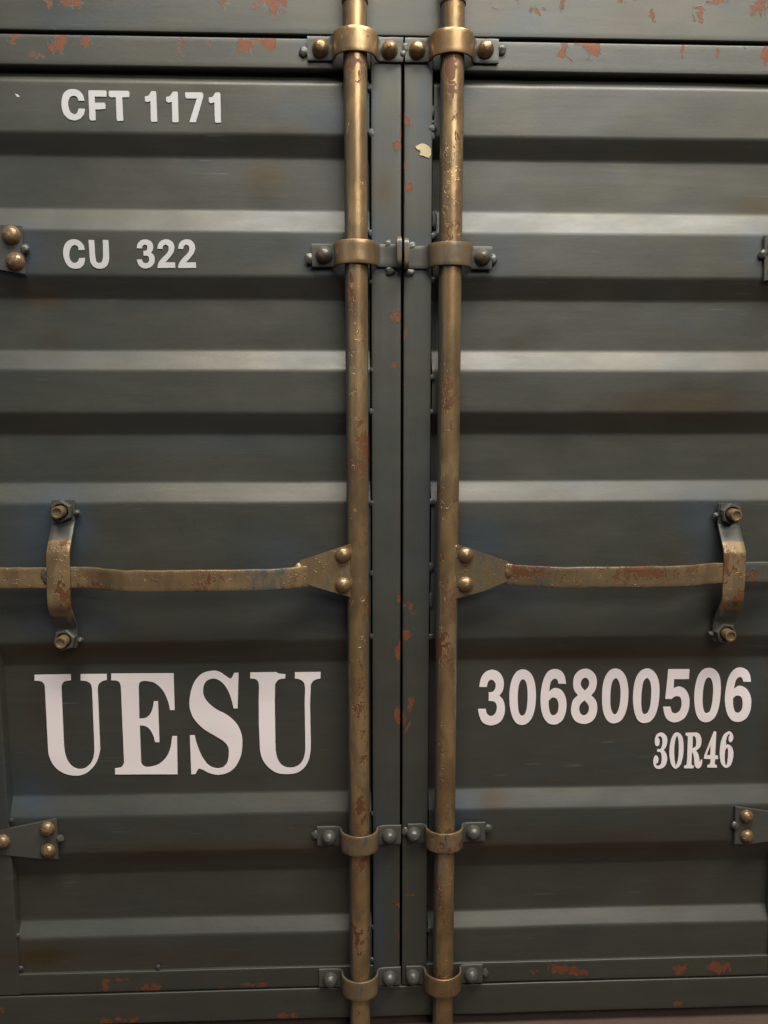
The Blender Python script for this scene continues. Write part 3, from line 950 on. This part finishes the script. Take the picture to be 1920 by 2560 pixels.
def make_handle(side):
    k = 0 if side < 0 else 1
    rx = rods[k]
    if side < 0:
        tri = [(660 + x / 2.37, 1300 + y / 2.37) for x, y in ((545, 140), (515, 140), (215, 240), (198, 270), (194, 310), (215, 368), (370, 415), (530, 462), (548, 455))]
        kx = P(165, 1435, 5).x
        pts = [(-30, 32), (205, 36), (232, 40), (300, 80), (330, 84), (600, 82), (700, 78), (745, 50), (775, 40)]
    else:
        tri = [(660 + x / 2.37, 1300 + y / 2.37) for x, y in ((1120, 145), (1143, 142), (1440, 245), (1475, 268), (1478, 320), (1440, 365), (1300, 420), (1143, 465), (1120, 455))]
        kx = P(1816, 1430, 5).x
        pts = [(1265, 40), (1290, 50), (1375, 78), (1450, 82), (1700, 80), (1760, 60), (1795, 40), (1960, 34)]
    # bar: heights of the path in pixels, x from photo columns at mid height
    path = [(P(px, 1440, pr).x, pr * U) for px, pr in pts]
    path = soften(path, 3)
    path = resample(path, 0.006)
    bm = bmesh.new()
    strap(bm, path, 26 * U, 11 * U, 'X', zh, 6, 0.0008, 0.0011)

    def hw(co):
        n = noise.noise(Vector((co.x * 12, side, co.z * 30)))
        rust = 0.26 + 0.7 * n + (0.06 if side > 0 else 0.0)
        gold = 0.68 + 0.7 * noise.noise(Vector((co.x * 7, side * 3, 1))) if side < 0 else 0.58 + 0.5 * noise.noise(Vector((co.x * 8, side * 3, 1)))
        return (max(0, min(1, gold)), max(0, min(0.95, rust)), 0.75, 0.62 if side < 0 else 0.25)
    h = link('door_handle', from_bm(bm, 'door_handle'), M_HARD, root, hw, autosmooth=50,
             label=('left' if side < 0 else 'right') + ' flat door handle bar with rust patches')
    # triangular hub plate
    bm = bmesh.new()
    vs = []
    for x, y in tri:
        vs.append(P(x, y, 45))
    a = [bm.verts.new((v.x, -43 * U, v.z)) for v in vs]
    b = [bm.verts.new((v.x, -48 * U, v.z)) for v in vs]
    bm.faces.new(a)
    bm.faces.new(b[::-1])
    for j in range(len(a)):
        bm.faces.new((a[j], a[(j + 1) % len(a)], b[(j + 1) % len(a)], b[j]))
    bmesh.ops.bevel(bm, geom=[e for e in bm.edges if abs(e.verts[0].co.y - e.verts[1].co.y) < 1e-7], offset=0.0006, segments=2, affect='EDGES')
    hp = link('hub_plate', from_bm(bm, 'hub_plate'), M_HARD, h, (0.55, 0.22, 0.8, 0.5 if side < 0 else 0.12), autosmooth=50)
    rv = ((467, 212), (468, 392)) if side < 0 else ((1197, 212), (1197, 386))
    for x, y in rv:
        c = P(660 + x / 2.37, 1300 + y / 2.37, 58)
        me = dome_mesh(19 * U, 15 * U, 'rivet', 0.0, seed=random.random() * 50)
        rvo = link('rivet', me, M_HARD, h, (0.9, 0.25, 0.5, 1), autosmooth=28)
        rvo.location = (c.x, -47.5 * U, c.z)
        rvo.rotation_euler = (0, random.uniform(0, 6), 0)
    ws = ((525, 152, 9), (540, 412, 6), (205, 300, 12)) if side < 0 else ((1132, 160, 8), (1125, 420, 6), (1455, 300, 13))
    for x, y, r in ws:
        blob(660 + x / 2.37, 1300 + y / 2.37, 46, r, h, random.random() * 40, .5, 1.5 if r > 10 else 1.0, (0.75, .1, .8, 1), M_HARD, 'weld')
    bx, by = ((395 / 3.456, 1200 + 830 / 3.456) if side < 0 else (1500 + 1440 / 3.95, 1200 + 940 / 3.95))
    blob(bx, by, 40, 12, h, 3 + side, .35, 1.5, (0.35, .55, .8, 1), M_HARD, 'weld')
    # keeper strap with nuts and studs
    if side < 0:
        nt, nb = P(157.7, 1276.7, 8), P(166, 1596, 8)
    else:
        nt, nb = P(1822.8, 1283.5, 8), P(1808.9, 1579.7, 8)
    cx = (nt.x + nb.x) / 2
    zt, zbm = nt.z, nb.z
    H = zt - zbm
    kp = [(zt + 26 * U, 4), (zt - 22 * U, 4.5), (zt - 36 * U, 9), (zt - 88 * U, 43), (zt - 104 * U, 48), (zbm + 104 * U, 49), (zbm + 84 * U, 44), (zbm + 36 * U, 9), (zbm + 22 * U, 4.5), (zbm - 20 * U, 4)]
    kp = [(u, p * U) for u, p in kp]
    kp = resample(soften(kp, 2), 0.004)
    bm = bmesh.new()
    strap(bm, kp, 28 * U, 7 * U, 'Z', 0, 6, 0.0005)
    lean = (nb.x - nt.x) / H

    for v in bm.verts:
        v.co.x += nt.x + (zt - v.co.z) * lean

    def kw(co):
        t = min(1.0, max(0.0, (-co.y / U - 22) / 18))
        n = noise.noise(Vector((co.x * 25, 3, co.z * 25)))
        return (0.75 * t, max(0, min(0.9, (0.22 + (0.15 if side > 0 else 0) + 0.7 * n) * t)), 0.9 * t, 0.65 if side < 0 else 0.5)
    ke = link('handle_keeper', from_bm(bm, 'handle_keeper'), M_HARD, root, kw, autosmooth=50,
              label=('left' if side < 0 else 'right') + ' keeper strap bolted over the door handle')
    for q, c in enumerate((nt, nb)):
        # square washer tab
        bm = bmesh.new()
        s = 24 * U
        a_ = [bm.verts.new((c.x + u, -7 * U, c.z + v)) for u, v in ((-s, -s), (s, -s), (s, s), (-s, s))]
        b_ = [bm.verts.new((v.co.x, -10.5 * U, v.co.z)) for v in a_]
        bm.faces.new(a_)
        bm.faces.new(b_)
        for j in range(4):
            bm.faces.new((a_[j], a_[(j + 1) % 4], b_[(j + 1) % 4], b_[j]))
        wsh = link('washer', from_bm(bm, 'washer'), M_HARD, ke, (0.15, 0.1, 0.2, 0.3), smooth=False)
        wsh.rotation_euler = (0, 0, 0)
        # hexagonal nut with a chamfer and a bored centre
        bm = bmesh.new()
        tw = random.uniform(0, 1)

        def hexr(ang, rad):
            m_ = (ang - tw) % (math.pi / 3) - math.pi / 6
            return rad * math.cos(math.pi / 6) / math.cos(m_)
        NS = 36
        lv = [('h', 28, 9), ('h', 28, 23), ('h', 25.5, 26), ('c', 19.5, 26), ('c', 18, 24), ('c', 17.5, 12)]
        rings = []
        for kind_, rad, d in lv:
            ring = []
            for j2 in range(NS):
                an = tw + 2 * math.pi * j2 / NS
                rr = hexr(an, rad) if kind_ == 'h' else rad
                ring.append(bm.verts.new((c.x + rr * U * math.cos(an), -d * U, c.z + rr * U * math.sin(an))))
            rings.append(ring)
        for a2, b2 in zip(rings, rings[1:]):
            for j2 in range(NS):
                bm.faces.new((a2[j2], a2[(j2 + 1) % NS], b2[(j2 + 1) % NS], b2[j2]))
        link('nut', from_bm(bm, 'nut'), M_HARD, ke, (0.3, 0.05, 0.3, 0.15), autosmooth=25)
        # stud with a dished end
        bm = bmesh.new()
        prof = [(15, 20), (15, 46), (13.5, 49), (10.5, 49), (9, 46), (0.01, 45)]
        rings = [[bm.verts.new((c.x + r * U * math.cos(2 * math.pi * j / 20), -d * U, c.z + r * U * math.sin(2 * math.pi * j / 20))) for j in range(20)] for r, d in prof]
        for a2, b2 in zip(rings, rings[1:]):
            for j in range(20):
                bm.faces.new((a2[j], a2[(j + 1) % 20], b2[(j + 1) % 20], b2[j]))
        link('stud', from_bm(bm, 'stud'), M_HARD, ke, (0.55, 0.15, 0.3, 0.7), autosmooth=40)
        me = blob_mesh(8 * U, 8 * U, 7 * U, random.random() * 70)
        me.transform(Matrix.Translation((c.x + (-side) * 33 * U, -5 * U, c.z - 5 * U)))
        link('weld', me, M_HARD, ke, (0.15, 0.0, 0.3, 1))


make_handle(-1)
make_handle(1)


# ------------------------------------------------------------------ hinge straps at the outer edges
def hinge(poly, rivets, rr, weld, label, prot=3, gold=0.85):
    bm = bmesh.new()
    vs = [P(x, y, prot) for x, y in poly]
    a = [bm.verts.new((v.x, 5 * U, v.z)) for v in vs]
    b = [bm.verts.new((v.x, -prot * U, v.z)) for v in vs]
    bm.faces.new(a)
    bm.faces.new(b[::-1])
    for j in range(len(a)):
        bm.faces.new((a[j], a[(j + 1) % len(a)], b[(j + 1) % len(a)], b[j]))
    bmesh.ops.bevel(bm, geom=[e for e in bm.edges if abs(e.verts[0].co.y - e.verts[1].co.y) < 1e-7], offset=0.0008, segments=2, affect='EDGES')
    h = link('hinge_strap', from_bm(bm, 'hinge_strap'), M_HARD, root, (0.12, 0.16, 0.6, 0.4), autosmooth=50, label=label)
    for x, y in rivets:
        c = P(x, y, prot + 8)
        me = dome_mesh(rr * U, 18 * U, 'rivet', 0.0, seed=random.random() * 50)
        ro = link('rivet', me, M_HARD, h, (gold, 0.46, 0.6, .75), autosmooth=28)
        ro.location = (c.x, -prot * U, c.z)
        ro.rotation_euler = (0, random.uniform(0, 6), 0)
    for x, y in weld:
        blob(x, y, prot - 2, 10, h, random.random() * 50, .7, 1.1, (0.1, 0.1, .3, 1), M_HARD, 'weld')


hinge([(-75, 556), (46, 566), (52, 564), (64, 686), (40, 681), (-75, 662)], [(25, 586), (35, 652), (-55, 615)], 21, [(62, 622)], 'hinge strap at the left edge beside the marking CU 322')
hinge([(-90, 2096), (0, 2077), (140, 2048), (141, 2056), (146, 2149), (110, 2148), (-90, 2128)], [(116, 2075), (118, 2130), (4, 2107)], 19, [(150, 2097)], 'tapered hinge strap low on the left edge with three rusty rivets')
hinge([(1839, 2017), (1836.5, 2111), (1870, 2112), (2000, 2092), (2000, 2045), (1920, 2029)], [(1869, 2043), (1870, 2093), (1970, 2068)], 17.5, [(1837, 2064)], 'tapered hinge strap low on the right edge with two rusty rivets')
hinge([(1912, 588), (1911, 702), (2010, 690), (2010, 600)], [(1945, 610), (1945, 675)], 20, [(1908, 635)], 'hinge strap at the right edge beside the upper ribs')

# ------------------------------------------------------------------ floor
print('SILL', z_sill_b, 'TOP', z_gap_top, 'X', xl_in, xr_in)
bm = bmesh.new()
bmesh.ops.create_grid(bm, x_segments=2, y_segments=2, size=6)
me = from_bm(bm, 'floor')
fl = link('floor', me, M_FLOOR, smooth=False)
fl['kind'] = 'structure'
